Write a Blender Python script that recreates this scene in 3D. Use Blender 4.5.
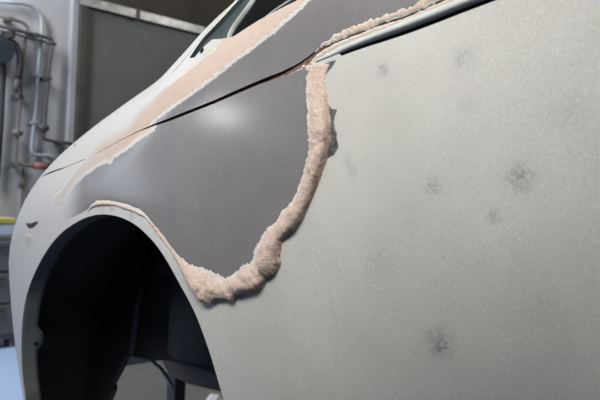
import bpy, bmesh, math, random
import numpy as np
from mathutils import Vector, Matrix

# ------------------------------------------------------------------ camera, world, lights, exposure
SC = bpy.context.scene
COL = SC.collection
for o in list(bpy.data.objects):
    bpy.data.objects.remove(o)

CAM_LOC = (0.0, -0.75, 1.2)
CAM_RIGHT, CAM_UP, CAM_FWD = ([0.741356, 0.669249, 0.049963], [-0.054321, -0.014363, 0.99842], [-0.668909, 0.742899, -0.025706])
cd = bpy.data.cameras.new('camera')
cam = bpy.data.objects.new('camera', cd)
COL.objects.link(cam)
cd.sensor_width = 36.0
cd.lens = 42.0
cd.clip_start = 0.02
m = Matrix((CAM_RIGHT, CAM_UP, [-c for c in CAM_FWD])).transposed().to_4x4()
m.translation = CAM_LOC
cam.matrix_world = m
SC.camera = cam
cd.dof.use_dof = True
cd.dof.focus_distance = 1.1
cd.dof.aperture_fstop = 8.0

SC.view_settings.view_transform = 'Standard'
SC.view_settings.look = 'None'
SC.view_settings.gamma = 1.0
SC.view_settings.use_curve_mapping = False
SC.view_settings.exposure = 0.0

world = bpy.data.worlds.new('world')
SC.world = world
world.use_nodes = True
bg = world.node_tree.nodes['Background']
bg.inputs['Color'].default_value = (1.0, 0.98, 0.95, 1)
bg.inputs['Strength'].default_value = 0.04


def area_light(name, loc, target, size_x, size_y, power, color):
    ld = bpy.data.lights.new(name, 'AREA')
    ld.shape = 'RECTANGLE'
    ld.size, ld.size_y = size_x, size_y
    ld.energy = power
    ld.color = color
    o = bpy.data.objects.new(name, ld)
    COL.objects.link(o)
    o.location = loc
    d = Vector(target) - Vector(loc)
    o.rotation_euler = d.to_track_quat('-Z', 'Y').to_euler()
    return o


# overhead lamp above the frame; the other two are added and unseen
near_lamp = area_light('ceiling_lamp_near', (-0.62, -1.0, 2.12), (-0.92, 0.1, 1.34), 1.3, 0.4, 9.5, (1.0, 0.98, 0.95))
near_lamp.data.spread = math.radians(92)            # beam narrowed so the light falls off down the panel
area_light('wall_fill_light', (-3.9, 0.2, 2.9), (-4.6, 1.2, 1.2), 0.4, 1.4, 66, (0.97, 0.98, 1.0))  # unseen lamp added to brighten the front wall
area_light('rail_glint_light', (-2.75, 3.95, 2.98), (-3.6, 2.0, 1.0), 1.2, 0.12, 20, (1.0, 0.97, 0.93))  # unseen lamp added for the reflection along the door rail
# unseen lamp added for the patch highlight; daylight from the open gate
area_light('patch_glint_light', (-3.9, -2.6, 1.66), (-1.0, 0.0, 1.2), 0.24, 0.09, 4.2, (0.96, 0.98, 1.0))
area_light('gate_daylight', (-4.2, -1.6, 1.7), (-4.5, 1.2, 0.0), 0.8, 1.6, 24, (0.80, 0.90, 1.0))

# ------------------------------------------------------------------ helpers
def new_mesh(name, verts, faces, mat, parent=None, smooth=True, attrs=None):
    me = bpy.data.meshes.new(name)
    me.from_pydata([tuple(map(float, v)) for v in verts], [], faces)
    me.validate()
    if smooth:
        me.polygons.foreach_set('use_smooth', [True] * len(me.polygons))
    if attrs:
        for k, a in attrs.items():
            at = me.attributes.new(k, 'FLOAT', 'POINT')
            at.data.foreach_set('value', np.asarray(a, dtype=np.float32))
    me.update()
    o = bpy.data.objects.new(name, me)
    if mat is not None:
        me.materials.append(mat)
    COL.objects.link(o)
    if parent is not None:
        o.parent = parent
        o.matrix_parent_inverse = parent.matrix_world.inverted()
    return o


def from_bm(name, bm, mat, parent=None, smooth=False):
    me = bpy.data.meshes.new(name)
    bmesh.ops.recalc_face_normals(bm, faces=bm.faces[:])
    bm.to_mesh(me)
    bm.free()
    if smooth:
        me.polygons.foreach_set('use_smooth', [True] * len(me.polygons))
    me.materials.append(mat)
    o = bpy.data.objects.new(name, me)
    COL.objects.link(o)
    if parent is not None:
        o.parent = parent
        o.matrix_parent_inverse = parent.matrix_world.inverted()
    return o


def bm_box(bm, lo, hi, bevel=0.0):
    r = bmesh.ops.create_cube(bm, size=1.0)
    vs = r['verts']
    for v in vs:
        v.co = Vector([(lo[k] + hi[k]) / 2 + v.co[k] * (hi[k] - lo[k]) for k in range(3)])
    if bevel > 0:
        es = list({e for v in vs for e in v.link_edges})
        bmesh.ops.bevel(bm, geom=es, offset=bevel, segments=2, affect='EDGES', profile=0.5)


def box(name, lo, hi, mat, parent=None, bevel=0.0):
    bm = bmesh.new()
    bm_box(bm, lo, hi, bevel)
    return from_bm(name, bm, mat, parent)


def round_path(pts, r=0.03, n=4):
    """polyline with rounded corners"""
    P = [Vector(p) for p in pts]
    out = [P[0]]
    for a, b, c in zip(P, P[1:], P[2:]):
        d1, d2 = (a - b), (c - b)
        k = min(r, d1.length * .45, d2.length * .45)
        s, e = b + d1.normalized() * k, b + d2.normalized() * k
        for i in range(n + 1):
            t = i / n
            out.append((1 - t) ** 2 * s + 2 * t * (1 - t) * b + t * t * e)
    out.append(P[-1])
    return out


def bm_tube(bm, pts, rad, seg=10, caps=True):
    P = [Vector(p) for p in pts]
    n = len(P)
    rads = rad if isinstance(rad, (list, tuple)) else [rad] * n
    T = [(P[min(i + 1, n - 1)] - P[max(i - 1, 0)]).normalized() for i in range(n)]
    up = Vector((0, 0, 1)) if abs(T[0].z) < .9 else Vector((1, 0, 0))
    nrm = T[0].cross(up).normalized()
    rings = []
    for i in range(n):
        nrm = (nrm - T[i] * nrm.dot(T[i])).normalized()
        b = T[i].cross(nrm)
        rings.append([bm.verts.new(P[i] + rads[i] * (math.cos(2 * math.pi * k / seg) * nrm + math.sin(2 * math.pi * k / seg) * b)) for k in range(seg)])
    for a, b in zip(rings, rings[1:]):
        for k in range(seg):
            bm.faces.new((a[k], a[(k + 1) % seg], b[(k + 1) % seg], b[k]))
    if caps:
        bm.faces.new(rings[0][::-1])
        bm.faces.new(rings[-1])


def tube(name, pts, rad, mat, parent=None, seg=10):
    bm = bmesh.new()
    bm_tube(bm, pts, rad, seg)
    return from_bm(name, bm, mat, parent, smooth=True)


def empty(name, loc):
    o = bpy.data.objects.new(name, None)
    COL.objects.link(o)
    o.location = loc
    bpy.context.view_layer.update()
    return o


def tag(o, label=None, cat=None, group=None, kind=None):
    if label: o['label'] = label
    if cat: o['category'] = cat
    if group: o['group'] = group
    if kind: o['kind'] = kind
    return o


# ---- value noise (numpy) used for lumps and ragged edges
def _hash(ix, iy, seed):
    h = (ix * 374761393 + iy * 668265263 + seed * 982451653) & 0xffffffff
    h = ((h ^ (h >> 13)) * 1274126177) & 0xffffffff
    return ((h ^ (h >> 16)) & 0xffff) / 65535.0


def vnoise(x, y, scale, seed=1):
    x = np.asarray(x) / scale + 1000.0
    y = np.asarray(y) / scale + 1000.0
    ix, iy = np.floor(x).astype(np.int64), np.floor(y).astype(np.int64)
    fx, fy = x - ix, y - iy
    fx, fy = fx * fx * (3 - 2 * fx), fy * fy * (3 - 2 * fy)
    a, b = _hash(ix, iy, seed), _hash(ix + 1, iy, seed)
    c, d = _hash(ix, iy + 1, seed), _hash(ix + 1, iy + 1, seed)
    return (a * (1 - fx) + b * fx) * (1 - fy) + (c * (1 - fx) + d * fx) * fy - 0.5


def smooth01(a, b, x):
    t = np.clip((x - a) / (b - a), 0, 1)
    return t * t * (3 - 2 * t)


# ------------------------------------------------------------------ the car-body surface
# u runs along the side of the body towards its nose, v upwards; metres.
SP = {'ks': [0.5, 0.9, 1.1, 1.3, 1.45, 1.6, 1.8], 'kv': [0.05, 7e-05, 7e-05, 3e-05, 0.55226, 1.42586, 3.1453], 'R': 0.27, 'zm': 1.165, 'Rv': 2.7896879864161863, 'zs': [-0.6, 0.3, 0.5, 0.7, 0.85, 0.92, 0.99, 1.06, 1.15, 1.3, 1.45, 1.6, 1.75, 1.9, 3.4], 'zc': [1.7416, 1.7016, 1.5776, 1.4538, 1.363, 1.323, 1.288, 1.2438, 1.1904, 1.132, 1.0752, 1.0156, 0.9197, 0.843, 0.85]}
OUTLINE = {
    'arch': [[0.843, 0.8475], [0.8677, 0.9059], [0.8871, 0.941], [0.9074, 0.973], [0.9287, 0.9954], [0.9534, 1.0195], [0.979, 1.0459], [1.0086, 1.0709], [1.0391, 1.0886], [1.0706, 1.1032], [1.103, 1.1127], [1.1363, 1.1178], [1.1672, 1.1195], [1.2024, 1.1181], [1.2387, 1.1116], [1.2685, 1.1035], [1.2953, 1.0933], [1.3229, 1.0819], [1.3473, 1.0704], [1.3812, 1.0494], [1.4127, 1.0258], [1.4418, 1.0007], [1.471, 0.9727], [1.5039, 0.9389], [1.5364, 0.8994], [1.5615, 0.8575], [1.5877, 0.8047], [1.6086, 0.7515], [1.6274, 0.6975], [1.6323, 0.6485]],
    'seam_low': [[1.58, 1.184], [1.4817, 1.1941], [1.4016, 1.2043], [1.3818, 1.2083], [1.304, 1.2233], [1.2785, 1.2282], [1.2313, 1.2391], [1.159, 1.2607], [1.0864, 1.2774], [0.9912, 1.2935], [0.8732, 1.3196], [0.8142, 1.3343], [0.77, 1.345], [0.7198, 1.354], [0.6921, 1.3603], [0.6732, 1.368], [0.6569, 1.3802], [0.6407, 1.3875], [0.6247, 1.3925], [0.5987, 1.3982], [0.5818, 1.4009], [0.5638, 1.4054], [0.5446, 1.4094], [0.5306, 1.4119], [0.5153, 1.4133], [0.496, 1.4178], [0.4689, 1.4248], [0.447, 1.4307], [0.4078, 1.4406]],
    'seam_up': [[1.5634, 1.1852], [1.4901, 1.1983], [1.4056, 1.2075], [1.383, 1.2094], [1.3048, 1.2244], [1.2801, 1.2302], [1.2331, 1.2417], [1.1609, 1.2638], [1.0881, 1.2812], [0.9922, 1.3014], [0.8737, 1.3276], [0.8148, 1.3427], [0.7706, 1.3534], [0.7205, 1.3642], [0.6929, 1.3724], [0.674, 1.3805], [0.6575, 1.3897], [0.6411, 1.3944], [0.625, 1.3975], [0.599, 1.4031], [0.5821, 1.4055], [0.5641, 1.41], [0.5449, 1.4141], [0.5309, 1.4158], [0.5155, 1.417], [0.4963, 1.4218], [0.4692, 1.429], [0.4473, 1.4348], [0.4081, 1.4446]],
    'bead_in': [[0.6867, 1.3676], [0.683, 1.3558], [0.6773, 1.3296], [0.6706, 1.3006], [0.6669, 1.2748], [0.6644, 1.2462], [0.6694, 1.2204], [0.6792, 1.1927], [0.6916, 1.1717], [0.7107, 1.1544], [0.7238, 1.1378], [0.7381, 1.13], [0.7461, 1.1202], [0.752, 1.109], [0.7592, 1.0992], [0.7644, 1.0925], [0.7671, 1.0768], [0.7792, 1.0708], [0.7904, 1.0663], [0.8108, 1.0512], [0.832, 1.0405], [0.8516, 1.0445], [0.8716, 1.0494], [0.8973, 1.0504], [0.9238, 1.054], [0.9485, 1.0632], [0.9771, 1.082], [1.0099, 1.1054], [1.0454, 1.126], [1.0662, 1.1373], [1.1179, 1.1444], [1.1637, 1.1485], [1.2113, 1.1459], [1.2362, 1.1356], [1.2486, 1.1229]],
    'bead_out': [[0.6315, 1.3676], [0.6371, 1.3555], [0.6378, 1.3388], [0.6317, 1.3162], [0.6244, 1.2882], [0.6229, 1.2645], [0.6246, 1.2493], [0.6297, 1.2311], [0.6392, 1.207], [0.6471, 1.1869], [0.6571, 1.1665], [0.6697, 1.1441], [0.6788, 1.1311], [0.6922, 1.1227], [0.7068, 1.111], [0.71, 1.0959], [0.7089, 1.0774], [0.7162, 1.0623], [0.7347, 1.0506], [0.7483, 1.0345], [0.778, 1.0241], [0.8008, 1.016], [0.8054, 1.0066], [0.8243, 1.0069], [0.8449, 1.0046], [0.8597, 0.9933], [0.8825, 0.9947], [0.906, 1.0106], [0.9398, 1.0385], [0.9738, 1.0683], [1.0154, 1.0961], [1.0528, 1.121], [1.0878, 1.1286], [1.1475, 1.1364], [1.1962, 1.1351], [1.2284, 1.1282], [1.2464, 1.1171]],
    'patch_low': [[1.0491, 1.2948], [0.9939, 1.3107], [0.9326, 1.3221], [0.8742, 1.3345], [0.8153, 1.3489], [0.7709, 1.3586], [0.7208, 1.3686], [0.6913, 1.3766], [0.6721, 1.3807], [0.6591, 1.357], [0.655, 1.3242], [0.647, 1.2887], [0.6447, 1.2534], [0.654, 1.225], [0.6637, 1.199], [0.6775, 1.1739], [0.7055, 1.1429], [0.729, 1.1187], [0.7407, 1.098], [0.7484, 1.0758], [0.7743, 1.0574], [0.8081, 1.0372], [0.8513, 1.0298], [0.8866, 1.03], [0.9155, 1.0364], [0.9483, 1.0547], [0.9798, 1.0765], [1.0156, 1.1005], [1.0498, 1.123], [1.0721, 1.1324], [1.1209, 1.1395], [1.1651, 1.1427], [1.2072, 1.1393], [1.2358, 1.1277], [1.2691, 1.1156], [1.3076, 1.1027], [1.3356, 1.0955], [1.3486, 1.1102], [1.3435, 1.1378], [1.3249, 1.1639], [1.3044, 1.1793], [1.2804, 1.1945], [1.2552, 1.2054], [1.227, 1.217], [1.2001, 1.2212], [1.1831, 1.2184], [1.1733, 1.2333], [1.1486, 1.2401], [1.122, 1.2514], [1.0896, 1.2661], [1.0574, 1.2766], [1.0423, 1.2835]],
    'lobe': [[1.0346, 1.2779], [1.0494, 1.271], [1.0807, 1.2604], [1.1125, 1.2456], [1.1388, 1.2342], [1.1631, 1.2274], [1.1735, 1.2126], [1.1898, 1.2153], [1.216, 1.211], [1.2441, 1.1994], [1.2691, 1.1886], [1.2932, 1.1734], [1.314, 1.158], [1.3338, 1.1321], [1.3544, 1.1267], [1.3816, 1.1272], [1.3965, 1.1416], [1.3682, 1.1559], [1.3425, 1.1805], [1.3235, 1.2037], [1.2986, 1.2229], [1.2578, 1.255], [1.18, 1.2778], [1.103, 1.2937], [1.024, 1.3029]],
    'strip': [[0.6685, 1.4685], [0.6944, 1.452], [0.7333, 1.4304], [0.7641, 1.4165], [0.7961, 1.4004], [0.8253, 1.3889], [0.8698, 1.3684], [0.9145, 1.3481], [0.9621, 1.3303], [1.0099, 1.3113], [1.0487, 1.2938], [1.0436, 1.2745], [1.0752, 1.2658], [1.1441, 1.2479], [1.2149, 1.2263], [1.2705, 1.2094], [1.3245, 1.2115], [1.3242, 1.2439], [1.2962, 1.2714], [1.2471, 1.3044], [1.1752, 1.3365], [1.0713, 1.3499], [0.9919, 1.3729], [0.9444, 1.3915], [0.8918, 1.4134], [0.8671, 1.4436], [0.8307, 1.4544], [0.8008, 1.4623], [0.7625, 1.4699], [0.7224, 1.4769], [0.6933, 1.4809]],
    'sail': [[1.0615, 1.2657], [0.9847, 1.2842], [0.8676, 1.3115], [0.8091, 1.3267], [0.7651, 1.337], [0.7153, 1.3476], [0.6859, 1.356], [0.6673, 1.3661], [0.6574, 1.388], [0.625, 1.3975], [0.5821, 1.4061], [0.545, 1.4145], [0.5155, 1.4175], [0.4692, 1.4298], [0.4082, 1.4457], [0.4131, 1.484], [0.5237, 1.4977], [0.6221, 1.4879], [0.6611, 1.4702], [0.6942, 1.4491], [0.7331, 1.4274], [0.7639, 1.4134], [0.796, 1.3989], [0.8251, 1.3873], [0.8695, 1.3659], [0.9142, 1.3464], [0.9615, 1.3276], [1.0092, 1.3086], [1.0478, 1.291]],
    'crack_up': [[0.6609, 1.3841], [0.6521, 1.3924], [0.6398, 1.4011], [0.6187, 1.4093], [0.5997, 1.414], [0.5828, 1.4158], [0.5599, 1.4208], [0.5377, 1.4247], [0.5086, 1.428], [0.4955, 1.4326], [0.4615, 1.4416], [0.4087, 1.4551], [0.4081, 1.4445], [0.4473, 1.4347], [0.4692, 1.4289], [0.4963, 1.4217], [0.5155, 1.417], [0.5308, 1.4157], [0.5449, 1.414], [0.5641, 1.4098], [0.5821, 1.4054], [0.599, 1.403], [0.625, 1.3974], [0.641, 1.3928], [0.6555, 1.3878]],
    'crack_low': [[0.6678, 1.3733], [0.6552, 1.3829], [0.639, 1.3891], [0.6248, 1.3943], [0.5988, 1.4], [0.5819, 1.4027], [0.5639, 1.4072], [0.5448, 1.4111], [0.5154, 1.4149], [0.4961, 1.4194], [0.469, 1.4264], [0.4471, 1.4323], [0.4079, 1.4421], [0.4075, 1.4351], [0.4481, 1.4256], [0.5257, 1.4084], [0.5815, 1.396], [0.6121, 1.3901], [0.6385, 1.3814], [0.6565, 1.3738]],
    'mould_top': [[0.6601, 1.3722], [0.6376, 1.3816], [0.6113, 1.3907], [0.5815, 1.3968], [0.5539, 1.4031], [0.5258, 1.4093], [0.4858, 1.4183], [0.4481, 1.4264], [0.4075, 1.4356], [0.3589, 1.4467], [0.314, 1.4574], [-0.38, 1.6192]],
    'mould_bot': [[0.6562, 1.3702], [0.6269, 1.3721], [0.606, 1.3773], [0.5806, 1.3825], [0.5449, 1.3884], [0.5065, 1.3949], [0.4648, 1.4038], [0.4257, 1.4132], [0.3938, 1.4197], [0.3462, 1.4308], [0.3022, 1.4415], [-0.38, 1.6039]],
    'bare_a': [[0.6378, 1.3164], [0.6321, 1.3141], [0.6262, 1.3069], [0.6142, 1.3017], [0.618, 1.2922], [0.6185, 1.2853], [0.6121, 1.27], [0.6105, 1.259], [0.6077, 1.2521], [0.6123, 1.2452], [0.6154, 1.2389], [0.625, 1.234], [0.63, 1.2269], [0.6411, 1.2281], [0.6405, 1.2745]],
    'bare_b': [[0.6395, 1.3696], [0.6181, 1.3742], [0.6195, 1.3681], [0.6296, 1.3578], [0.6382, 1.35], [0.6462, 1.3589]],
    'window': [[0.977, 1.4098], [0.9556, 1.4076], [0.9354, 1.4258], [0.9146, 1.4355], [0.8783, 1.4298], [0.8562, 1.4273], [0.8408, 1.4279], [0.8128, 1.4364], [0.7836, 1.445], [0.7446, 1.4541], [0.7073, 1.4622], [0.682, 1.4697], [0.482, 1.5997], [0.6522, 1.7259], [0.8722, 1.5259], [0.8962, 1.5052], [0.926, 1.4763], [0.9575, 1.4503]],
    'lip': [[1.051, 1.3811], [1.0187, 1.3959], [0.9949, 1.4121], [0.9794, 1.4302], [0.9652, 1.4502], [0.9332, 1.4777], [0.9049, 1.5093], [0.8893, 1.5303]],
    'lobe_b': [[1.5275, 1.0481], [1.5037, 1.0536], [1.4816, 1.05], [1.4926, 1.0355], [1.507, 1.0227], [1.5248, 1.0255]],
    'seam_edge': [[0.842, 1.3274], [0.7657, 1.3453], [0.7159, 1.3556], [0.6827, 1.3658], [0.6786, 1.3619], [0.7156, 1.3524], [0.7655, 1.3426], [0.8418, 1.3253]],
    'opening': [[0.8818, 1.4244], [0.8823, 1.445], [0.8741, 1.4624], [0.863, 1.4793], [0.8507, 1.496], [0.8479, 1.5167], [0.7066, 1.6962], [0.5167, 1.5965], [0.7067, 1.4565], [0.7821, 1.4387], [0.8249, 1.4244]],
    'trim_a': [[0.8704, 1.4261], [0.8724, 1.4447], [0.8642, 1.4599], [0.8505, 1.4757], [0.8375, 1.4916], [0.8321, 1.5103], [0.6921, 1.6803]],
    'trim_b': [[0.7867, 1.4426], [0.777, 1.4523], [0.7597, 1.4598], [0.7381, 1.4665], [0.7173, 1.473], [0.5573, 1.588]],
    'hole_a': [0.9362, 1.4171],
    'hole_b': [1.4068, 1.2691],
    'slot': [[1.522, 1.0748], [1.505, 1.0705], [1.4823, 1.0734], [1.4567, 1.0832]],
    'spots': [[0.5409, 1.3516, 0.0066, 0.8], [0.4563, 1.202, 0.0074, 0.8], [0.3736, 1.1708, 0.0057, 0.9], [0.345, 1.218, 0.0124, 0.9], [0.4427, 1.0091, 0.013, 1.0], [0.5834, 1.2183, 0.0067, 0.5], [0.4249, 1.3579, 0.0108, 0.5], [0.4161, 1.3014, 0.0083, 0.3], [0.2934, 1.2939, 0.0151, 0.25], [0.3101, 1.0722, 0.0181, 0.2], [0.6087, 1.0288, 0.0056, 0.35], [1.1609, 1.1314, 0.0057, 0.9], [1.0939, 1.1236, 0.0056, 0.9], [1.1995, 1.1309, 0.0058, 0.9], [0.4874, 1.1653, 0.0126, 0.2], [0.5308, 1.1033, 0.0158, 0.2], [0.593, 1.2331, 0.0068, 0.4]]
}


def pchip(x, y, xi):
    x = np.asarray(x, float); y = np.asarray(y, float); xi = np.asarray(xi, float)
    h = np.diff(x); d = np.diff(y) / h
    mm = np.zeros_like(y)
    for i in range(1, len(x) - 1):
        if d[i - 1] * d[i] > 0:
            w1 = 2 * h[i] + h[i - 1]; w2 = h[i] + 2 * h[i - 1]
            mm[i] = (w1 + w2) / (w1 / d[i - 1] + w2 / d[i])
    mm[0] = d[0]; mm[-1] = d[-1]
    i = np.clip(np.searchsorted(x, xi) - 1, 0, len(x) - 2)
    t = (xi - x[i]) / h[i]
    return (2*t**3-3*t**2+1)*y[i]+(t**3-2*t**2+t)*h[i]*mm[i]+(-2*t**3+3*t**2)*y[i+1]+(t**3-t**2)*h[i]*mm[i+1]


_S = np.linspace(-1.0, 3.6, 2301)
_ds = _S[1] - _S[0]
_k = np.interp(_S, SP['ks'], SP['kv'])
_i0 = int(np.argmin(abs(_S - .55)))
_psi = np.cumsum(_k) * _ds
_psi -= _psi[_i0]
_psi = np.minimum(_psi, 1.65)
_px = -np.cumsum(np.cos(_psi)) * _ds
_py = np.cumsum(np.sin(_psi)) * _ds
_px -= _px[_i0] + .55
_py -= _py[_i0]


def zshoulder(u):
    return pchip(SP['zs'], SP['zc'], u)


def surf(u, v):
    u = np.asarray(u, float)
    x = np.interp(u, _S, _px); y = np.interp(u, _S, _py); ps = np.interp(u, _S, _psi)
    zc = zshoulder(u); R = SP['R']
    q = v - zc
    ph = np.clip(q / R, 0, 1.5)
    ins = R * (1 - np.cos(ph)); z = zc + R * np.sin(ph)
    ex = np.maximum(q - 1.5 * R, 0)
    ins = ins + ex * math.sin(1.5); z = z + ex * math.cos(1.5)
    z = np.where(q < 0, zc + q, z)
    lo = np.maximum(SP['zm'] - z, 0)
    ins = ins + lo ** 2 / 2 * (1 / SP['Rv'] + 1.2 * (1 - smooth01(.25, .75, u)))
    return np.stack([x + ins * np.sin(ps), y + ins * np.cos(ps), z], -1)


def snormal(u, v):
    e = 2e-3
    a = surf(u + e, v) - surf(u - e, v)
    b = surf(u, v + e) - surf(u, v - e)
    n = np.cross(b, a)
    return n / np.linalg.norm(n, axis=-1, keepdims=True)


def onsurf(uv, h=0.0):
    uv = np.asarray(uv, float)
    return surf(uv[:, 0], uv[:, 1]) + snormal(uv[:, 0], uv[:, 1]) * np.asarray(h).reshape(-1, 1)


def seg_dist(px, py, pts, closed):
    pts = np.asarray(pts, float)
    a = pts if closed else pts[:-1]
    b = np.roll(pts, -1, 0) if closed else pts[1:]
    best = np.full(px.shape, 1e9)
    for (ax, ay), (bx, by) in zip(a, b):
        dx, dy = bx - ax, by - ay
        l2 = dx * dx + dy * dy + 1e-14
        t = np.clip(((px - ax) * dx + (py - ay) * dy) / l2, 0, 1)
        best = np.minimum(best, (px - ax - t * dx) ** 2 + (py - ay - t * dy) ** 2)
    return np.sqrt(best)


def poly_sd(px, py, pts):
    """signed distance, positive inside"""
    pts = np.asarray(pts, float)
    ins = np.zeros(px.shape, bool)
    for (ax, ay), (bx, by) in zip(pts, np.roll(pts, -1, 0)):
        if ay == by: continue
        c = ((ay > py) != (by > py)) & (px < (bx - ax) * (py - ay) / (by - ay) + ax)
        ins ^= c
    d = seg_dist(px, py, pts, True)
    return np.where(ins, d, -d)


def grid(us, vs):
    return np.meshgrid(us, vs, indexing='ij')


def clip_mesh(name, X, sd, mat, parent=None, attrs=None):
    """mesh of the lattice X[i,j] where sd > 0, cut exactly along sd = 0"""
    nu, nv = sd.shape
    sd = np.where(np.abs(sd) < 1e-7, 1e-7, sd)
    ins = sd > 0
    attrs = attrs or {}
    verts = []; av = {k: [] for k in attrs}; idx = {}; edge = {}; faces = []

    def vert(i, j):
        k = (i, j)
        if k not in idx:
            idx[k] = len(verts); verts.append(X[i, j])
            for n in attrs: av[n].append(attrs[n][i, j])
        return idx[k]

    def cross(a, b):
        k = (a, b) if a < b else (b, a)
        if k not in edge:
            (a, b) = k
            t = sd[a] / (sd[a] - sd[b]); t = min(max(t, .01), .99)
            edge[k] = len(verts); verts.append(X[a] * (1 - t) + X[b] * t)
            for n in attrs: av[n].append(attrs[n][a] * (1 - t) + attrs[n][b] * t)
        return edge[k]

    cnt = ins[:-1, :-1].astype(int) + ins[1:, :-1] + ins[:-1, 1:] + ins[1:, 1:]
    for i, j in np.argwhere(cnt > 0):
        i = int(i); j = int(j)
        c = [(i, j), (i, j + 1), (i + 1, j + 1), (i + 1, j)]
        if cnt[i, j] == 4:
            faces.append([vert(*k) for k in c]); continue
        f = []
        for k in range(4):
            a, b = c[k], c[(k + 1) % 4]
            if ins[a]: f.append(vert(*a))
            if ins[a] != ins[b]: f.append(cross(a, b))
        if len(f) >= 3: faces.append(f)
    return new_mesh(name, verts, faces, mat, parent, True, av)


def bbox_grid(pts, step, pad=.012):
    p = np.asarray(pts)
    return grid(np.arange(p[:, 0].min() - pad, p[:, 0].max() + pad, step), np.arange(p[:, 1].min() - pad, p[:, 1].max() + pad, step))


def layer(name, pts, step, thick, mat, parent, ragged=0.0, rscale=.004, lump=0.0, seed=3, extra=None, bound=None):
    """a thin coat lying on the body: outline pts (u, v), thickness, ragged edge"""
    U, V = bbox_grid(pts, step)
    sd = poly_sd(U, V, pts)
    if ragged:
        sd = sd + ragged * (vnoise(U, V, rscale, seed) * 1.3 + vnoise(U, V, rscale * 2.7, seed + 5))
    edge = sd
    if bound is not None: sd = np.minimum(sd, bound(U, V))
    h = thick * smooth01(-.0005, .003, edge) - .0004 * (edge < .0005)
    if lump:
        h = h + lump * smooth01(0, .006, sd) * (vnoise(U, V, .006, seed + 7) + .6 * vnoise(U, V, .017, seed + 8))
    X = surf(U, V) + snormal(U, V) * h[..., None]
    at = {'edge': edge}
    if extra: at.update(extra(U, V))
    return clip_mesh(name, X, sd, mat, parent, at)


def resample(pts, n):
    p = np.asarray(pts, float)
    d = np.r_[0, np.cumsum(np.linalg.norm(np.diff(p, axis=0), axis=1))]
    t = np.linspace(0, d[-1], n)
    return np.stack([np.interp(t, d, p[:, k]) for k in range(p.shape[1])], 1)


def smooth_path(pts, n, it=3):
    p = resample(pts, n)
    for _ in range(it):
        q = p.copy(); q[1:-1] = .25 * p[:-2] + .5 * p[1:-1] + .25 * p[2:]; p = q
    return p


def strip_faces(n, m, closed=False):
    f = []
    for i in range(n if closed else n - 1):
        a, b = i, (i + 1) % n
        for j in range(m - 1):
            f.append((a * m + j, a * m + j + 1, b * m + j + 1, b * m + j))
    return f


# ------------------------------------------------------------------ materials
def material(name, color, rough=.5, metallic=0.0, spec=.5):
    mt = bpy.data.materials.new(name)
    mt.use_nodes = True
    b = mt.node_tree.nodes['Principled BSDF']
    b.inputs['Base Color'].default_value = (*color, 1)
    b.inputs['Roughness'].default_value = rough
    b.inputs['Metallic'].default_value = metallic
    b.inputs['Specular IOR Level'].default_value = spec
    return mt


class NT:
    def __init__(s, mt):
        s.t = mt.node_tree; s.b = s.t.nodes['Principled BSDF']
        s.co = s.t.nodes.new('ShaderNodeTexCoord').outputs['Object']

    def n(s, kind, **kw):
        nd = s.t.nodes.new(kind)
        for k, v in kw.items(): setattr(nd, k, v)
        return nd

    def link(s, a, b): s.t.links.new(a, b)

    def noise(s, scale, detail=3, rough=.55):
        nd = s.n('ShaderNodeTexNoise'); nd.inputs['Scale'].default_value = scale
        nd.inputs['Detail'].default_value = detail; nd.inputs['Roughness'].default_value = rough
        s.link(s.co, nd.inputs['Vector']); return nd.outputs['Fac']

    def attr(s, name):
        return s.n('ShaderNodeAttribute', attribute_name=name).outputs['Fac']

    def ramp(s, x, lo, hi, a=0.0, b=1.0):
        nd = s.n('ShaderNodeMapRange'); nd.interpolation_type = 'SMOOTHSTEP'
        for k, v in zip(('From Min', 'From Max', 'To Min', 'To Max'), (lo, hi, a, b)): nd.inputs[k].default_value = v
        s.link(x, nd.inputs['Value']); return nd.outputs['Result']

    def math(s, op, a, b):
        nd = s.n('ShaderNodeMath', operation=op)
        for k, v in enumerate((a, b)):
            if isinstance(v, (int, float)): nd.inputs[k].default_value = v
            else: s.link(v, nd.inputs[k])
        return nd.outputs[0]

    def mix(s, f, a, b):
        nd = s.n('ShaderNodeMix', data_type='RGBA')
        for v, k in ((f, 0), (a, 6), (b, 7)):
            if isinstance(v, (int, float)): nd.inputs[k].default_value = v
            elif isinstance(v, tuple): nd.inputs[k].default_value = (*v, 1)
            else: s.link(v, nd.inputs[k])
        return nd.outputs[2]

    def bump(s, h, strength, dist):
        nd = s.n('ShaderNodeBump'); nd.inputs['Strength'].default_value = strength
        nd.inputs['Distance'].default_value = dist
        s.link(h, nd.inputs['Height']); s.link(nd.outputs['Normal'], s.b.inputs['Normal'])

    def color(s, c): s.link(c, s.b.inputs['Base Color'])


def mottled(name, c1, c2, scale, rough, bumpd=0.0, metallic=0.0, spec=.5, detail=4):
    mt = material(name, c1, rough, metallic, spec)
    t = NT(mt)
    f = t.ramp(t.noise(scale, detail), .3, .7)
    t.color(t.mix(f, c1, c2))
    if bumpd: t.bump(t.noise(scale * 6, 3), .6, bumpd)
    return mt


PRIMER = (.50, .51, .485)
WHITE = (.59, .59, .595)
GREY = (.205, .20, .215)
PINK = (.74, .555, .455)

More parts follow.
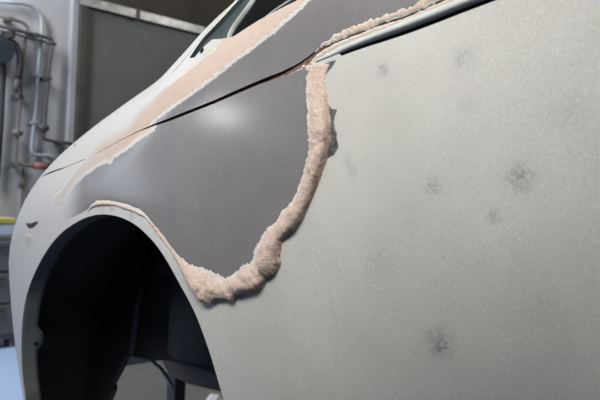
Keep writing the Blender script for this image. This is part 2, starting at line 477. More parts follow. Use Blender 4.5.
# old grey primer with fine overspray grain, sanded spots, whiter nose
primer = material('grey_primer', PRIMER, .55, 0, .4)
t = NT(primer)
cloud = t.ramp(t.noise(5, 4), .3, .72)
base = t.mix(cloud, (.47, .465, .43), (.545, .54, .505))
base = t.mix(t.attr('white'), base, WHITE)
grain = t.noise(330, 3, .8)
base = t.mix(t.math('MULTIPLY', t.ramp(grain, .56, .74), .6), base, (.80, .80, .78))
base = t.mix(t.math('MULTIPLY', t.ramp(grain, .46, .24), .6), base, (.24, .245, .24))
blot = t.math('MULTIPLY', t.attr('spot'), t.ramp(t.noise(150, 5, .85), .34, .68))
base = t.mix(blot, base, (.17, .175, .175))
t.color(base)
t.bump(t.noise(420, 3), .25, .0006)

# satin grey coat of the repair patch
coat = material('satin_grey_coat', GREY, .38, 0, .5)
coat.node_tree.nodes['Principled BSDF'].inputs['Coat Weight'].default_value = .45
coat.node_tree.nodes['Principled BSDF'].inputs['Coat Roughness'].default_value = .15
t = NT(coat)
c = t.mix(t.ramp(t.noise(7, 3), .3, .7), (.160, .152, .159), (.19, .181, .188))
g2 = t.noise(300, 3, .85)
c = t.mix(t.math('MULTIPLY', t.ramp(g2, .54, .74), .36), c, (.42, .42, .43))
c = t.mix(t.math('MULTIPLY', t.ramp(g2, .46, .24), .6), c, (.09, .09, .1))
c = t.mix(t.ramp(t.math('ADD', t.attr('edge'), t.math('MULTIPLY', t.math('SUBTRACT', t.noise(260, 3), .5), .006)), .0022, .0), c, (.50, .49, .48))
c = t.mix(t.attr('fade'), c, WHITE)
t.color(c)
t.bump(t.noise(500, 2), .2, .0004)

# pink body filler, sanded flat, feathering to white at its rim
thin = material('sanded_pink_filler', PINK, .7, 0, .3)
t = NT(thin)
c = t.mix(t.ramp(t.noise(40, 4), .3, .7), (.51, .405, .345), (.545, .44, .38))
e = t.math('ADD', t.attr('edge'), t.math('MULTIPLY', t.math('SUBTRACT', t.noise(220, 4), .5), .012))
c = t.mix(t.ramp(t.math('DIVIDE', e, t.attr('feather')), 1.0, .1), c, (.68, .665, .64))
c = t.mix(t.attr('fade'), c, WHITE)
t.color(c)
t.bump(t.noise(380, 3), .3, .0006)

# raw granular filler bead
bead_mat = material('raw_pink_filler', PINK, .85, 0, .2)
t = NT(bead_mat)
c = t.mix(t.ramp(t.noise(420, 3, .7), .35, .68), (.76, .545, .435), (.98, .83, .73))
c = t.mix(t.ramp(t.attr('ridge'), .38, .02), c, (.95, .86, .78))
c = t.mix(t.ramp(t.attr('edge'), .004, .0005), c, (.86, .80, .73))
c = t.mix(t.math('MULTIPLY', t.attr('under_shade'), t.ramp(t.noise(160, 3, .7), .3, .6)), c, (.27, .19, .15))  # shade under the bulge, painted into the filler colour
t.color(c)
t.bump(t.noise(340, 4, .8), 1.0, .0048)

bare = material('bare_dark_metal', (.09, .1, .1), .5, .3, .5)
t = NT(bare)
c = t.mix(t.ramp(t.noise(120, 4, .7), .35, .65), (.045, .052, .053), (.15, .158, .156))
t.color(t.mix(t.ramp(t.math('ADD', t.attr('edge'), t.math('MULTIPLY', t.math('SUBTRACT', t.noise(300, 3), .5), .006)), .003, .0), c, (.33, .335, .33)))

rust = mottled('rusty_gap', (.07, .034, .022), (.22, .115, .075), 160, .85)
dark_gap = mottled('recess_shade', (.012, .013, .014), (.02, .021, .022), 30, .6)  # near-black stands in for shade in holes, slot and groove
liner_mat = mottled('black_underseal', (.0105, .011, .012), (.016, .0165, .0172), 14, .65, .002)
liner_brown = mottled('dark_brown_underseal', (.010, .0085, .007), (.018, .015, .0125), 9, .7, .002)
sleeve = mottled('teal_grey_paint', (.030, .046, .048), (.048, .066, .068), 18, .65, 0)
greytrim = mottled('pale_grey_edge', (.36, .37, .36), (.44, .45, .44), 25, .45)
mould_mat = mottled('pale_primer_moulding', (.47, .505, .49), (.54, .57, .555), 40, .42, .0002)

# ------------------------------------------------------------------ setting
WX = -4.77
WALL_L = 4.2
concrete = mottled('floor_with_daylight', (.135, .14, .13), (.165, .17, .16), 3.0, .5, .001)
plaster = mottled('grey_wall_paint', (.36, .365, .385), (.44, .445, .465), 2.2, .8, .002)
sidewall = mottled('side_wall_paint', (.25, .255, .255), (.30, .305, .30), 2.0, .85, .002)
leafmat = mottled('olive_grey_sheet', (.098, .108, .096), (.125, .135, .12), 1.6, .55, .0006)
jambmat = mottled('dark_door_frame', (.045, .042, .036), (.07, .066, .056), 8, .6)
postmat = mottled('pale_post_paint', (.30, .315, .33), (.36, .375, .39), 4, .6)
railmat = mottled('galvanised_rail', (.20, .20, .195), (.34, .34, .335), 12, .42, 0, .7)
headmat = mottled('brown_lintel', (.040, .034, .024), (.06, .052, .038), 3, .75)

def structure(o): return tag(o, kind='structure')

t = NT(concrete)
daylight_xyz = t.n('ShaderNodeSeparateXYZ'); t.link(t.co, daylight_xyz.inputs[0])
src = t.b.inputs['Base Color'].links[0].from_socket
t.color(t.mix(t.ramp(t.math('ADD', daylight_xyz.outputs[1], t.math('MULTIPLY', daylight_xyz.outputs[0], .25)), .37, .33), src, (.38, .52, .76)))  # blue daylight on the floor, put into its colour

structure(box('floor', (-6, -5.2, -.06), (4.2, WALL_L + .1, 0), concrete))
structure(box('wall_front', (WX - .15, -5.2, 0), (WX, WALL_L, 3.4), plaster))
structure(box('wall_left', (WX, WALL_L, 0), (4.2, WALL_L + .15, 3.4), sidewall))
structure(box('ceiling', (-5, -5.2, 3.4), (4.2, WALL_L + .15, 3.5), sidewall))
structure(box('trim_1', (WX, 1.915, 0), (WX + .05, 1.972, 3.4), postmat, bevel=.006))

door = empty('door_1', (WX, 2.8, 0)); structure(door)
box('door_leaf', (WX, 2.03, 0.0), (WX + .03, 4.15, 2.43), leafmat, door)
box('door_jamb', (WX, 1.973, 0.0), (WX + .07, 2.03, 2.42), jambmat, door, .005)
bm = bmesh.new()                                  # C-shaped sliding track
bm_box(bm, (WX + .01, 1.96, 2.42), (WX + .075, 4.15, 2.428))
bm_box(bm, (WX + .067, 1.96, 2.428), (WX + .075, 4.15, 2.475))
bm_box(bm, (WX + .01, 1.96, 2.475), (WX + .075, 4.15, 2.483))
from_bm('door_rail', bm, railmat, door)
for yy in (2.459, 3.35):
    box('rail_clamp', (WX + .0, yy - .012, 2.408), (WX + .087, yy + .012, 2.494), jambmat, door, .003)
structure(box('trim_2', (WX, 1.973, 2.485), (WX + .04, 4.18, 3.4), headmat))

# ------------------------------------------------------------------ car body shell
body = empty('car_body', (-.8, .85, 0))
tag(body, 'primered car body shell with pink filler round a grey patch above its wheel arch', 'car')
G = {k: np.array(v) for k, v in OUTLINE.items() if k not in ('spots', 'hole_a', 'hole_b')}


def seam_line(key):
    p = np.array(sorted(map(tuple, OUTLINE[key])))
    u = p[:, 0]; w = p[:, 1]
    return u, w


UL, VL = seam_line('seam_low'); UU_, VU = seam_line('seam_up')
U_END = min(UL[-1], UU_[-1]) - .002


def seam_at(u, us, vs):
    end = np.interp(U_END, us, vs) - zshoulder(np.array(U_END))
    r = np.interp(u, us, vs)
    r = np.where(u < us[0], vs[0] + .28 * (us[0] - u), r)
    return np.where(u > U_END, zshoulder(u) + end, r)


def both_low(u): return np.where(u > U_END - .03, .5 * (seam_at(u, UL, VL) + seam_at(u, UU_, VU)), seam_at(u, UL, VL))
def both_up(u): return np.where(u > U_END - .03, .5 * (seam_at(u, UL, VL) + seam_at(u, UU_, VU)), seam_at(u, UU_, VU))


arch = [tuple(p) for p in smooth_path(OUTLINE['arch'], 90, 2)]
arch = [(.795, .56), (.80, .70), (.815, .78)] + arch + [(1.655, .58)]
arch_poly = arch + [(1.65, .40), (.80, .40)]


def spot_attr(U, V):
    s = np.zeros(U.shape)
    for (a, b, r, k) in OUTLINE['spots']:
        s = np.maximum(s, 1.15 * k * np.exp(-((U - a) ** 2 + (V - b) ** 2) / (1.7 * r * r)))
    return s


def white_attr(U, V):
    nose = smooth01(1.18, 1.38, U + .45 * (V - 1.15) + .05 * vnoise(U, V, .06, 9))
    flange = .75 * smooth01(.05, .02, seg_dist(U, V, arch, False)) * smooth01(.88, 1.0, U)
    return np.maximum(nose, flange)


us = np.r_[np.arange(-.55, -.405, .01), np.arange(-.4, .72, .004), np.arange(.725, 2.9, .01)]
vs = np.r_[np.arange(.57, 1.34, .01), np.arange(1.3435, 1.66, .004), np.arange(1.665, 2.4, .01)]
U, V = grid(us, vs)
sd = np.minimum(np.minimum(-poly_sd(U, V, arch_poly), V - .60), both_low(U) - V)
MN = 150
MT = smooth_path(OUTLINE['mould_top'], MN, 4); MB = smooth_path(OUTLINE['mould_bot'], MN, 4)
sd = np.minimum(sd, -poly_sd(U, V, np.vstack([MT * .45 + MB * .55, (MT * .01 + MB * .99)[::-1]])[6:-6]))
clip_mesh('side_panel', surf(U, V), sd, primer, body, {'white': white_attr(U, V), 'spot': spot_attr(U, V)})

win = G['window']
us = np.r_[np.arange(-.55, .42, .02), np.arange(.43, 1.14, .0035), np.arange(1.145, 2.9, .012)]
vs = np.r_[np.arange(.85, 1.36, .012), np.arange(1.365, 1.86, .0035), np.arange(1.87, 2.5, .02)]
U, V = grid(us, vs)
sd = np.minimum(np.minimum(V - both_up(U), -poly_sd(U, V, win)), zshoulder(U) + .85 - V)
hole_a = np.hypot(U - OUTLINE['hole_a'][0], V - OUTLINE['hole_a'][1]) - .0052
sd = np.minimum(sd, hole_a)
clip_mesh('upper_panel', surf(U, V), sd, primer, body, {'white': np.maximum(white_attr(U, V), smooth01(.9, 1.0, U)), 'spot': spot_attr(U, V) * 0})

# seam between the two panels: a rusty channel 12 mm deep
uu = np.linspace(-.5, U_END - .005, 260)
a, b = both_low(uu), both_up(uu)
gd = .0016 + .0050 * smooth01(.66, .80, uu)             # the open crack is shallow, the gap deep
rows = [onsurf(np.stack([uu, a - .0008], 1), 0.0), onsurf(np.stack([uu, a - .0004], 1), -gd), onsurf(np.stack([uu, b + .0004], 1), -gd), onsurf(np.stack([uu, b + .0008], 1), 0.0)]
new_mesh('panel_gap', np.stack(rows, 1).reshape(-1, 3), strip_faces(len(uu), 4), rust, body, False)

# small drain holes and the marker slot
def dimple(name, uv, r, mat, h=.0005, label=None):
    k = 14
    ang = np.linspace(0, 2 * np.pi, k, endpoint=False)
    ring = lambda rr, hh: onsurf(np.stack([uv[0] + rr * np.cos(ang), uv[1] + rr * np.sin(ang)], 1), hh)
    v = np.concatenate([ring(r * 1.15, h), ring(r, h), ring(r * .9, -.006), onsurf(np.array([uv]), -.006)])
    f = [(i, i + 1 if i < k - 1 else 0, k + (i + 1) % k, k + i) for i in range(k)]
    f += [(k + i, k + (i + 1) % k, 2 * k + (i + 1) % k, 2 * k + i) for i in range(k)]
    f += [(2 * k + i, 2 * k + (i + 1) % k, 3 * k) for i in range(k)]
    return new_mesh(name, v, f, mat, body, False)


dimple('drain_hole', OUTLINE['hole_a'], .0048, dark_gap, .0)
dimple('drain_hole', OUTLINE['hole_b'], .0035, dark_gap)
sl = smooth_path(OUTLINE['slot'], 14, 2)
wd = .0055 * np.sin(np.linspace(.15, np.pi - .15, 14)) ** .7
sv = np.stack([onsurf(sl + np.stack([0 * wd, wd], 1), .0008), onsurf(sl + np.stack([0 * wd, wd * .3], 1), .0006), onsurf(sl - np.stack([0 * wd, wd], 1), .0008)], 1).reshape(-1, 3)
new_mesh('marker_slot', sv, strip_faces(14, 3), dark_gap, body)

# window opening: recessed flange, rubberless inner edge, dark cabin
wl = resample(np.vstack([win, win[:1]]), 160)[:-1]
cen = wl.mean(0)
rim = [onsurf(wl, 0.0), onsurf(wl, -.004), onsurf(wl, -.018)]
new_mesh('window_return', np.stack(rim, 1).reshape(-1, 3), strip_faces(len(wl), 3, True), sleeve, body)
U, V = bbox_grid(win, .004, .02)
sd = np.minimum(poly_sd(U, V, win) + .008, -poly_sd(U, V, G['opening']))
clip_mesh('window_flange', surf(U, V) - snormal(U, V) * (.007 + .010 * smooth01(.025, .0, np.abs(poly_sd(U, V, G['opening']))))[..., None], sd, sleeve, body)
U, V = bbox_grid(G['opening'], .01, .10)
clip_mesh('cabin_dark_sheet', surf(U, V) - snormal(U, V) * .14, np.ones(U.shape), liner_mat, body)  # black sheet standing in for the unlit cabin


def bead_strip(name, path, width, height, base, mat, n=60, m=7, taper=.02):
    p = smooth_path(path, n, 3)
    tng = np.gradient(p, axis=0); tng /= np.linalg.norm(tng, axis=1, keepdims=True)
    nr = np.stack([-tng[:, 1], tng[:, 0]], 1)
    rows = []
    tp = smooth01(-.02, taper, np.linspace(0, 1, n))
    for w in np.linspace(-1, 1, m):
        rows.append(onsurf(p + nr * (width / 2 * w * tp)[:, None], base + height * tp * math.sqrt(max(0, 1 - w * w))))
    v = np.stack(rows, 1)
    o = new_mesh(name, v.reshape(-1, 3), strip_faces(n, m), mat, body)
    return o


bead_strip('window_trim', OUTLINE['trim_a'], .006, .006, -.010, greytrim)
bead_strip('window_trim', OUTLINE['trim_b'], .006, .006, -.012, greytrim)
bead_strip('window_edge', OUTLINE['lip'], .006, .0022, .0, primer, taper=.3)

# repair patch and the grey coat above the seam
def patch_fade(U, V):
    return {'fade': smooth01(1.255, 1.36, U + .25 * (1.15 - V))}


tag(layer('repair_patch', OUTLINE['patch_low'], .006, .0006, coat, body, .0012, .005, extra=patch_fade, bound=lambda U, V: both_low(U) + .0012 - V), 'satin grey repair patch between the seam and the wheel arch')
def nofade(U, V): return {'fade': np.zeros(U.shape)}
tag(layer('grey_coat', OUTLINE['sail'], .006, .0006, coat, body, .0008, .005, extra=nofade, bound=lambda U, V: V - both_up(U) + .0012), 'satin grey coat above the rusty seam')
layer('sanded_filler', OUTLINE['lobe_b'], .0025, .0012, thin, body, .0020, .0045, extra=lambda U, V: {'fade': .5 + 0 * U, 'feather': .006 + 0 * U})
layer('sanded_filler', OUTLINE['seam_edge'], .0016, .0010, thin, body, .0006, .004, extra=lambda U, V: {'fade': .2 + 0 * U, 'feather': .002 + 0 * U})
layer('bare_metal', OUTLINE['bare_a'], .002, .0003, bare, body, .0016, .004)
layer('bare_metal', OUTLINE['bare_b'], .002, .0003, bare, body, .0012, .004)


def strip_fade(U, V):
    # the coat was rubbed out towards the nose and towards the crest of the body
    q = V - zshoulder(U)
    return {'fade': np.clip(smooth01(1.22, 1.33, U) + smooth01(.075, .125, q + .02 * vnoise(U, V, .03, 4)) * smooth01(.9, .99, U), 0, 1), 'feather': .0045 + .006 * smooth01(1.0, 1.15, U)}


tag(layer('sanded_filler', OUTLINE['strip'], .0035, .0012, thin, body, .0020, .0045, extra=strip_fade, bound=lambda U, V: np.minimum(V - both_up(U) + .0012, -poly_sd(U, V, win) - .0004)), 'flat pink filler strip below the window opening')
tag(layer('sanded_filler', OUTLINE['lobe'], .0025, .0012, thin, body, .0030, .0045, extra=lambda U, V: {'fade': .55 * smooth01(1.12, 1.34, U), 'feather': .016 + 0 * U}, bound=lambda U, V: both_low(U) + .0012 - V), 'ragged pink filler lobe below the seam')

# raw bead of filler around the patch
bi, bo = G['bead_in'], G['bead_out']
bpoly = np.vstack([bi, bo[::-1]])
U, V = bbox_grid(bpoly, .0016, .008)
jit = vnoise(U, V, .0035, 11)
Uj, Vj = U, V
sd = poly_sd(U, V, bpoly)
di, do = seg_dist(U, V, bi, False), seg_dist(U, V, bo, False)
w = di / (di + do + 1e-9)
width = np.minimum(di + do, .06)
inner = np.clip(1 - w * 2.2, 0, 1)
sd2 = sd + inner * (.0050 * vnoise(U, V, .0030, 12) + .0034 * vnoise(U, V, .008, 13)) + (1 - inner) * .0028 * vnoise(U, V, .009, 14)
H = np.clip(.40 * (width - .004), .0018, .0150)
low = smooth01(1.36, 1.24, V)                        # the bead is thickest along the bottom
H = H * (.13 + .99 * low) * (1 + .55 * vnoise(U, V, .022, 15) + .35 * vnoise(U, V, .011, 25))
prof = .10 + .90 * np.where(w < .62, smooth01(.0, .62, w), np.sqrt(np.clip(1 - ((w - .62) / .40) ** 2, 0, 1)))
ht = H * prof * (1 - smooth01(.0022, .0, do) * .95) * smooth01(-.0005, .0025, sd2 + .0012)
ht += (.4 + .6 * low) * (.0016 * vnoise(U, V, .0045, 16) + .0012 * vnoise(U, V, .0023, 17)) * smooth01(0, .004, sd2)
ht = np.maximum(ht, .0002) - .0008 * (sd2 < .0006)
X = surf(U, V) + snormal(U, V) * ht[..., None]
clip_mesh('filler_bead', X, sd2, bead_mat, body, {'edge': di, 'ridge': w + .25 * vnoise(U, V, .006, 31) - .45 * smooth01(1.0, 1.08, U), 'under_shade': smooth01(.75, 1.0, w) * low * .8})

def zero_shade(U, V): return {'under_shade': np.zeros(U.shape), 'ridge': .5 + 0 * U}
tag(layer('filler_smear', OUTLINE['crack_up'], .0018, .0028, bead_mat, body, .0032, .0035, .0016, 21, extra=zero_shade), 'ragged pink filler above the open crack')
tag(layer('filler_smear', OUTLINE['crack_low'], .0018, .0018, bead_mat, body, .0010, .0035, .0005, 22, extra=zero_shade), 'beige filler band below the open crack')

# belt moulding: a raised fold that turns under at its lower edge
grow = smooth01(0, .13, np.linspace(0, 1, MN)) * .7 + .3
prof = [(0, .0003), (.05, .0022), (.15, .0045), (.3, .0062), (.42, .0066), (.52, .0054), (.60, .0025), (.67, -.0025), (.74, -.0075), (.82, -.0105), (.93, -.0105), (.985, -.003), (1.0, .0004)]
for part_name, pr, mt_ in (('belt_moulding', prof[:8], mould_mat), ('moulding_groove', prof[7:], dark_gap)):  # the groove's shade is put into its near-black colour
    rows = [onsurf(MT * (1 - w_) + MB * w_, h_ * grow) for w_, h_ in pr]
    new_mesh(part_name, np.stack(rows, 1).reshape(-1, 3), strip_faces(MN, len(pr)), mt_, body)

# wheel arch: rolled edge, return lip with a tab, liner, inner apron
ap = resample(arch, 150)
P0 = onsurf(ap, .0)
d = .040 + .016 * np.exp(-((P0[:, 2] - .79) / .024) ** 4) * (P0[:, 0] < -1.4)
ctr = np.array([-1.2, .05, .80])
dirc = P0 - ctr; dirc[:, 1] = 0; dirc /= np.linalg.norm(dirc, axis=1, keepdims=True)
rows = [P0, P0 + np.array([0, .003, 0]) - dirc * .0012]
for f in (.25, .5, .75, 1.0):
    rows.append(P0 + np.stack([0 * d, d * f, 0 * d], 1) - dirc * .001)
rows.append(rows[-1] + dirc * .004)
lip_mat = mottled('grey_lip_primer', (.20, .195, .18), (.27, .265, .245), 20, .6)
t = NT(lip_mat)                                    # near-black on the upper half of the lip
sep = t.n('ShaderNodeSeparateXYZ'); t.link(t.n('ShaderNodeNewGeometry').outputs['Position'], sep.inputs[0])
hz = t.math('ADD', sep.outputs[2], t.math('MULTIPLY', t.math('SUBTRACT', t.noise(14, 3), .5), .10))
t.color(t.mix(t.ramp(hz, .86, .98), t.b.inputs['Base Color'].links[0].from_socket, (.022, .020, .018)))
new_mesh('arch_lip', np.stack(rows, 1).reshape(-1, 3), strip_faces(len(ap), len(rows)), lip_mat, body)
lx, ly, lz = -1.583, .083, .779
hb = bmesh.new(); bm_tube(hb, [(lx, ly, lz), (lx + .004, ly, lz)], .006, 10)
from_bm('lip_hole', hb, dark_gap, body)

inner = [(-.78, .50), (-.775, .70), (-.79, .85), (-.83, .98), (-.92, 1.10), (-1.05, 1.17), (-1.2, 1.19), (-1.36, 1.165), (-1.50, 1.12), (-1.62, 1.05), (-1.70, .975), (-1.75, .91), (-1.783, .851), (-1.79, .739), (-1.804, .633), (-1.83, .44)]
il = smooth_path(inner, 150, 2)
I0 = np.stack([il[:, 0], np.full(150, .40), il[:, 1]], 1)
O0 = P0 + np.stack([0 * d, d * .8, 0 * d], 1) + dirc * .006
mid = [O0]
for f in (.12, .3, .3001, .5, .75, 1.0):
    q = O0 * (1 - f) + I0 * f + dirc * .03 * math.sin(math.pi * min(1, f * 1.3))
    mid.append(q if f < 1 else I0)
new_mesh('wheelhouse_liner', np.stack(mid, 1).reshape(-1, 3), strip_faces(150, len(mid)), liner_brown, body)

apr = [(-1.664, .687), (-1.556, .698), (-1.427, .718), (-1.291, .743), (-1.128, .77), (-.77, .80), (-.79, .87), (-.83, .98), (-.92, 1.10), (-1.05, 1.17), (-1.2, 1.19), (-1.36, 1.165), (-1.50, 1.12), (-1.62, 1.05), (-1.70, .975), (-1.75, .91), (-1.783, .851), (-1.79, .739), (-1.804, .633), (-1.83, .44), (-1.80, .44), (-1.767, .497), (-1.739, .546), (-1.725, .572), (-1.729, .59), (-1.70, .63)]
bm = bmesh.new()
f0 = [bm.verts.new((x, .395, z)) for x, z in apr]; f1 = [bm.verts.new((x, .415, z)) for x, z in apr]
bm.faces.new(f0); bm.faces.new(f1[::-1])
for i in range(len(apr)):
    j = (i + 1) % len(apr); bm.faces.new((f0[i], f0[j], f1[j], f1[i]))
from_bm('inner_apron', bm, liner_mat, body)
# spring tower pressed into the apron, a stiffening rib and a bump-stop plate
bm = bmesh.new()
bm_tube(bm, [(-1.27, .40, .78), (-1.27, .39, 1.0), (-1.27, .38, 1.16)], [.13, .12, .09], 20)
from_bm('spring_tower', bm, liner_mat, body, True)
bm = bmesh.new()
bm_tube(bm, [(-1.62, .385, .70), (-1.60, .385, .85), (-1.55, .385, .98)], .012, 8)
from_bm('apron_rib', bm, liner_mat, body, True)
bm = bmesh.new()
bm_box(bm, (-1.50, .355, .945), (-1.42, .40, 1.0), .01)
from_bm('bump_stop', bm, liner_mat, body)
# frame rail along the bottom of the apron, brown tank behind it
box('frame_rail', (-1.62, .415, .70), (-.3, .50, .80), liner_mat, body, .01)
tk = [(-1.94, .640), (-1.90, .585), (-1.865, .551), (-1.805, .533), (-1.738, .529), (-1.60, .540), (-1.30, .60), (-1.30, .76), (-1.94, .76)]
bm = bmesh.new()
rings = []
for y, k in ((.69, .96), (.705, 1.0), (1.05, 1.0), (1.08, .93)):
    c = (-1.66, .66)
    rings.append([bm.verts.new((c[0] + (x - c[0]) * k, y, c[1] + (z - c[1]) * k)) for x, z in tk])
bm.faces.new(rings[0]); bm.faces.new(rings[-1][::-1])
for a, b in zip(rings, rings[1:]):
    for i in range(len(tk)):
        j = (i + 1) % len(tk); bm.faces.new((a[i], a[j], b[j], b[i]))
from_bm('fuel_tank', bm, mottled('rust_brown_tank', (.05, .033, .024), (.075, .052, .038), 8, .6), body)
tube('tank_strap', round_path([(-1.84, .60, .66), (-1.832, .60, .616), (-1.80, .60, .60), (-1.765, .60, .593), (-1.746, .61, .565), (-1.742, .63, .532)], .02), .006, mottled('steel_bracket', (.16, .17, .2), (.22, .23, .26), 20, .4, 0, .6), body)

# ------------------------------------------------------------------ stand under the body
stand = empty('jack_stand', (-1.85, .73, 0))
tag(stand, 'dark square-post jack stand under the car body, seen through the wheel arch', 'stand')
stmat = mottled('dark_blue_grey_steel', (.035, .037, .042), (.055, .057, .062), 15, .5, 0, .2)
box('post', (-1.878, .702, .03), (-1.822, .758, .42), stmat, stand, .006)
box('ratchet_bar', (-1.873, .707, .42), (-1.827, .753, .533), stmat, stand, .004)
box('saddle', (-1.875, .705, .531), (-1.825, .755, .543), stmat, stand, .004)
box('base_plate', (-2.0, .59, 0), (-1.70, .87, .03), stmat, stand, .008)
for sx in (-1, 1):
    for sy in (-1, 1):
        tube('leg', [(-1.85 + sx * .12, .73 + sy * .11, .03), (-1.85 + sx * .03, .73 + sy * .03, .34)], .012, stmat, stand, 8)
# a crumpled white cloth lying on the floor behind the stand
bm = bmesh.new()
bmesh.ops.create_icosphere(bm, subdivisions=3, radius=1.0)
rnd = random.Random(4)
for v in bm.verts:
    k = 1 + .22 * math.sin(5 * v.co.x + 2 * v.co.y) * math.cos(4 * v.co.y - 3 * v.co.z)
    v.co = Vector((v.co.x * .055 * k, v.co.y * .06 * k, max(v.co.z, -.55) * .045 * k))
rag = from_bm('cloth', bm, mottled('white_cloth', (.7, .72, .74), (.8, .8, .8), 20, .9), None, True)
rag.scale = (.75, .75, .75)
rag.location = (-2.76, 1.71, .0195)
tag(rag, 'small crumpled white cloth lying on the workshop floor beyond the wheel arch', 'cloth')

# ------------------------------------------------------------------ pipes and fittings on the front wall
pale = mottled('pale_blue_grey_pipe', (.27, .305, .345), (.34, .375, .41), 9, .5)
brown = mottled('brown_grey_pipe', (.10, .085, .078), (.14, .12, .11), 9, .55)
darkp = mottled('dark_iron_pipe', (.045, .045, .05), (.07, .07, .075), 9, .5)
redp = mottled('red_paint', (.20, .075, .07), (.25, .10, .09), 20, .5)
PIPES = {
    'light_pipe': [[-4.72, 1.325, 2.303], [-4.72, 1.518, 2.332], [-4.72, 1.589, 2.335], [-4.72, 1.634, 2.313], [-4.72, 1.665, 2.288], [-4.72, 1.681, 2.25], [-4.72, 1.684, 2.18], [-4.72, 1.671, 1.967], [-4.72, 1.664, 1.614], [-4.72, 1.649, 1.437], [-4.72, 1.64, 1.295], [-4.72, 1.753, 1.298], [-4.72, 1.877, 1.299]],
    'brown_pipe': [[-4.7, 1.32, 2.213], [-4.7, 1.527, 2.202], [-4.7, 1.571, 2.177], [-4.7, 1.57, 2.135], [-4.7, 1.56, 2.106], [-4.7, 1.542, 1.931], [-4.7, 1.534, 1.53], [-4.7, 1.523, 1.44], [-4.7, 1.524, 1.233], [-4.7, 1.582, 1.215], [-4.7, 1.738, 1.223], [-4.7, 1.853, 1.229]],
    'dark_pipe_a': [[-4.67, 1.309, 2.141], [-4.67, 1.501, 2.132], [-4.67, 1.739, 2.122], [-4.67, 1.738, 2.072], [-4.67, 1.724, 1.957], [-4.67, 1.715, 1.724], [-4.67, 1.707, 1.568], [-4.67, 1.699, 1.49], [-4.67, 1.699, 1.412], [-4.67, 1.767, 1.403], [-4.67, 1.924, 1.393]],
    'dark_pipe_b': [[-4.67, 1.31, 2.112], [-4.67, 1.502, 2.102], [-4.67, 1.733, 2.089]],
    'thin_pipe': [[-4.74, 1.596, 1.201], [-4.74, 1.598, 0.976], [-4.74, 1.595, 0.694]],
    'joints': [[-4.68, 1.513, 1.445], [-4.68, 1.701, 1.49], [-4.68, 1.697, 1.221], [-4.68, 1.499, 2.126], [-4.68, 1.62, 1.287]]
}


def clamp_to_wall(parent, p, mat):
    box('pipe_clip', (WX, p[1] - .022, p[2] - .014), (p[0] + .016, p[1] + .022, p[2] + .014), mat, parent, .003)


def pipe(key, rad, mat, label, clips, joints=()):
    pts = [Vector(p[:3]) for p in PIPES[key]]
    root = empty('wall_pipe', tuple(Vector((WX, pts[-1].y, pts[-1].z))))
    tag(root, label, 'pipe', 'pipes on the front wall')
    tube('tube', round_path(pts, .05, 5), rad, mat, root, 12)
    for k, f in clips:
        p = pts[k] * (1 - f) + pts[k + 1] * f
        clamp_to_wall(root, p, mat)
    for k, f, dirn, jm in joints:
        p = pts[k] * (1 - f) + pts[k + 1] * f
        dv = Vector((0, .035, 0)) if dirn == 'y' else Vector((0, 0, .035))
        tube('pipe_joint', [p - dv, p + dv], rad * 1.55, jm, root, 12)
    return root


pipe('light_pipe', .0135, pale, 'pale blue-grey conduit with a large round bend at the top of the wall', [(7, .3), (8, .5), (11, .4)])
rb = pipe('brown_pipe', .011, brown, 'thin brown pipe stepping down the wall left of the pale conduit', [(0, .6), (5, .6), (8, .3)], [(7, .0, 'z', brown), (7, .0, 'y', brown)])
p = Vector(PIPES['joints'][2][:3])
tube('valve', [p + Vector((.0, -.05, 0)), p + Vector((.0, .06, 0))], .026, redp, rb, 12)
pipe('dark_pipe_a', .012, darkp, 'dark iron pipe turning down the wall right of the pale conduit', [(1, .5), (4, .5), (9, .6)], [(7, .0, 'z', darkp), (7, .0, 'y', darkp)])
pipe('dark_pipe_b', .008, darkp, 'short thin dark pipe running level just under the dark iron pipe', [(0, .7)], [(1, .98, 'y', darkp)])
pipe('thin_pipe', .008, brown, 'very thin brown tube running straight down below the red valve', [(0, .5)])

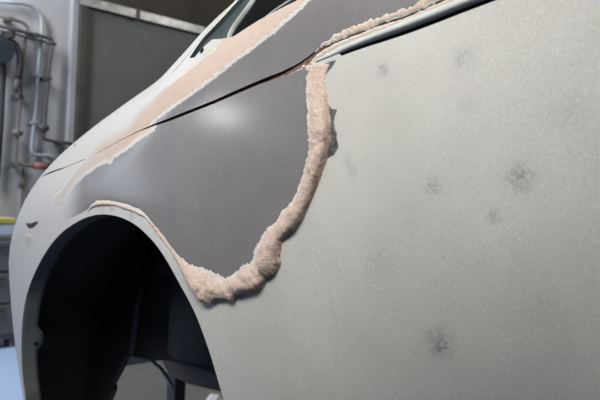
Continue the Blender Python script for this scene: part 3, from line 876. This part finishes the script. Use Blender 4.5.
# hose reel hanging on the wall
reel = empty('hose_reel', (WX, 1.42, 1.75))
tag(reel, 'black wall-mounted hose reel with a hose hanging from it at the left edge', 'hose reel')
blk = mottled('black_rubber', (.014, .014, .018), (.024, .024, .03), 25, .6)
bluey = mottled('dark_blue_drum', (.018, .026, .034), (.035, .045, .06), 8, .4)
box('wall_bracket', (WX, 1.32, 1.84), (WX + .03, 1.44, 2.10), blk, reel, .006)
box('bracket_arm', (WX + .03, 1.395, 2.06), (WX + .20, 1.425, 2.11), blk, reel, .005)
bm = bmesh.new()
bm_tube(bm, [(WX + .03, 1.345, 1.97), (WX + .05, 1.345, 1.97), (WX + .051, 1.345, 1.97), (WX + .17, 1.345, 1.97), (WX + .171, 1.345, 1.97), (WX + .19, 1.345, 1.97)], [.085, .085, .05, .05, .085, .085], 24)
from_bm('drum', bm, bluey, reel, False)
for k in range(5):
    r_ = .058 + .004 * (k % 2)
    xk = WX + .062 + k * .024
    c = [(xk, 1.345 + r_ * math.cos(a), 1.97 + r_ * math.sin(a)) for a in np.linspace(0, 2 * math.pi, 25)]
    bm = bmesh.new(); bm_tube(bm, c, .012, 8)
    from_bm('hose_turn', bm, blk, reel, True)
tube('hose', round_path([(WX + .10, 1.36, 2.02), (WX + .13, 1.44, 2.05), (WX + .15, 1.482, 1.98), (WX + .15, 1.488, 1.86), (WX + .13, 1.478, 1.79)], .05, 5), .022, blk, reel, 10)
tube('hose', round_path([(WX + .10, 1.39, 1.92), (WX + .08, 1.405, 1.80), (WX + .07, 1.408, 1.50), (WX + .06, 1.40, 1.12)], .05, 5), .020, blk, reel, 10)
tube('nozzle', [(WX + .13, 1.478, 1.80), (WX + .13, 1.474, 1.71)], [.026, .014], darkp, reel, 10)

# tool cabinet with a box on it
cab = empty('tool_cabinet', (-4.40, 1.28, 0))
tag(cab, 'low grey steel tool cabinet standing against the wall at the left edge', 'cabinet')
cabm = mottled('grey_cabinet_paint', (.11, .115, .125), (.15, .155, .165), 5, .5)
box('cabinet_body', (-4.74, 1.08, .06), (-4.50, 1.475, .75), cabm, cab, .008)
for k in range(3):
    dr = box('drawer', (-4.50, 1.10, .10 + k * .21), (-4.488, 1.455, .29 + k * .21), cabm, cab, .004)
    tube('handle', [(-4.475, 1.18, .26 + k * .21), (-4.475, 1.38, .26 + k * .21)], .007, darkp, dr, 8)
for yy in (1.12, 1.43):
    for xx in (-4.70, -4.54):
        tube('foot', [(xx, yy, 0), (xx, yy, .065)], .018, blk, cab, 10)
crate = empty('parts_box', (-4.62, 1.38, .75))
tag(crate, 'small blue-white box with a yellow lid standing on the grey cabinet', 'box')
box('box_body', (-4.70, 1.29, .75), (-4.54, 1.46, .825), mottled('blue_white_plastic', (.45, .55, .68), (.52, .61, .73), 10, .5), crate, .006)
box('lid', (-4.705, 1.285, .825), (-4.535, 1.465, .862), mottled('yellow_plastic', (.45, .40, .10), (.52, .46, .13), 10, .5), crate, .006)
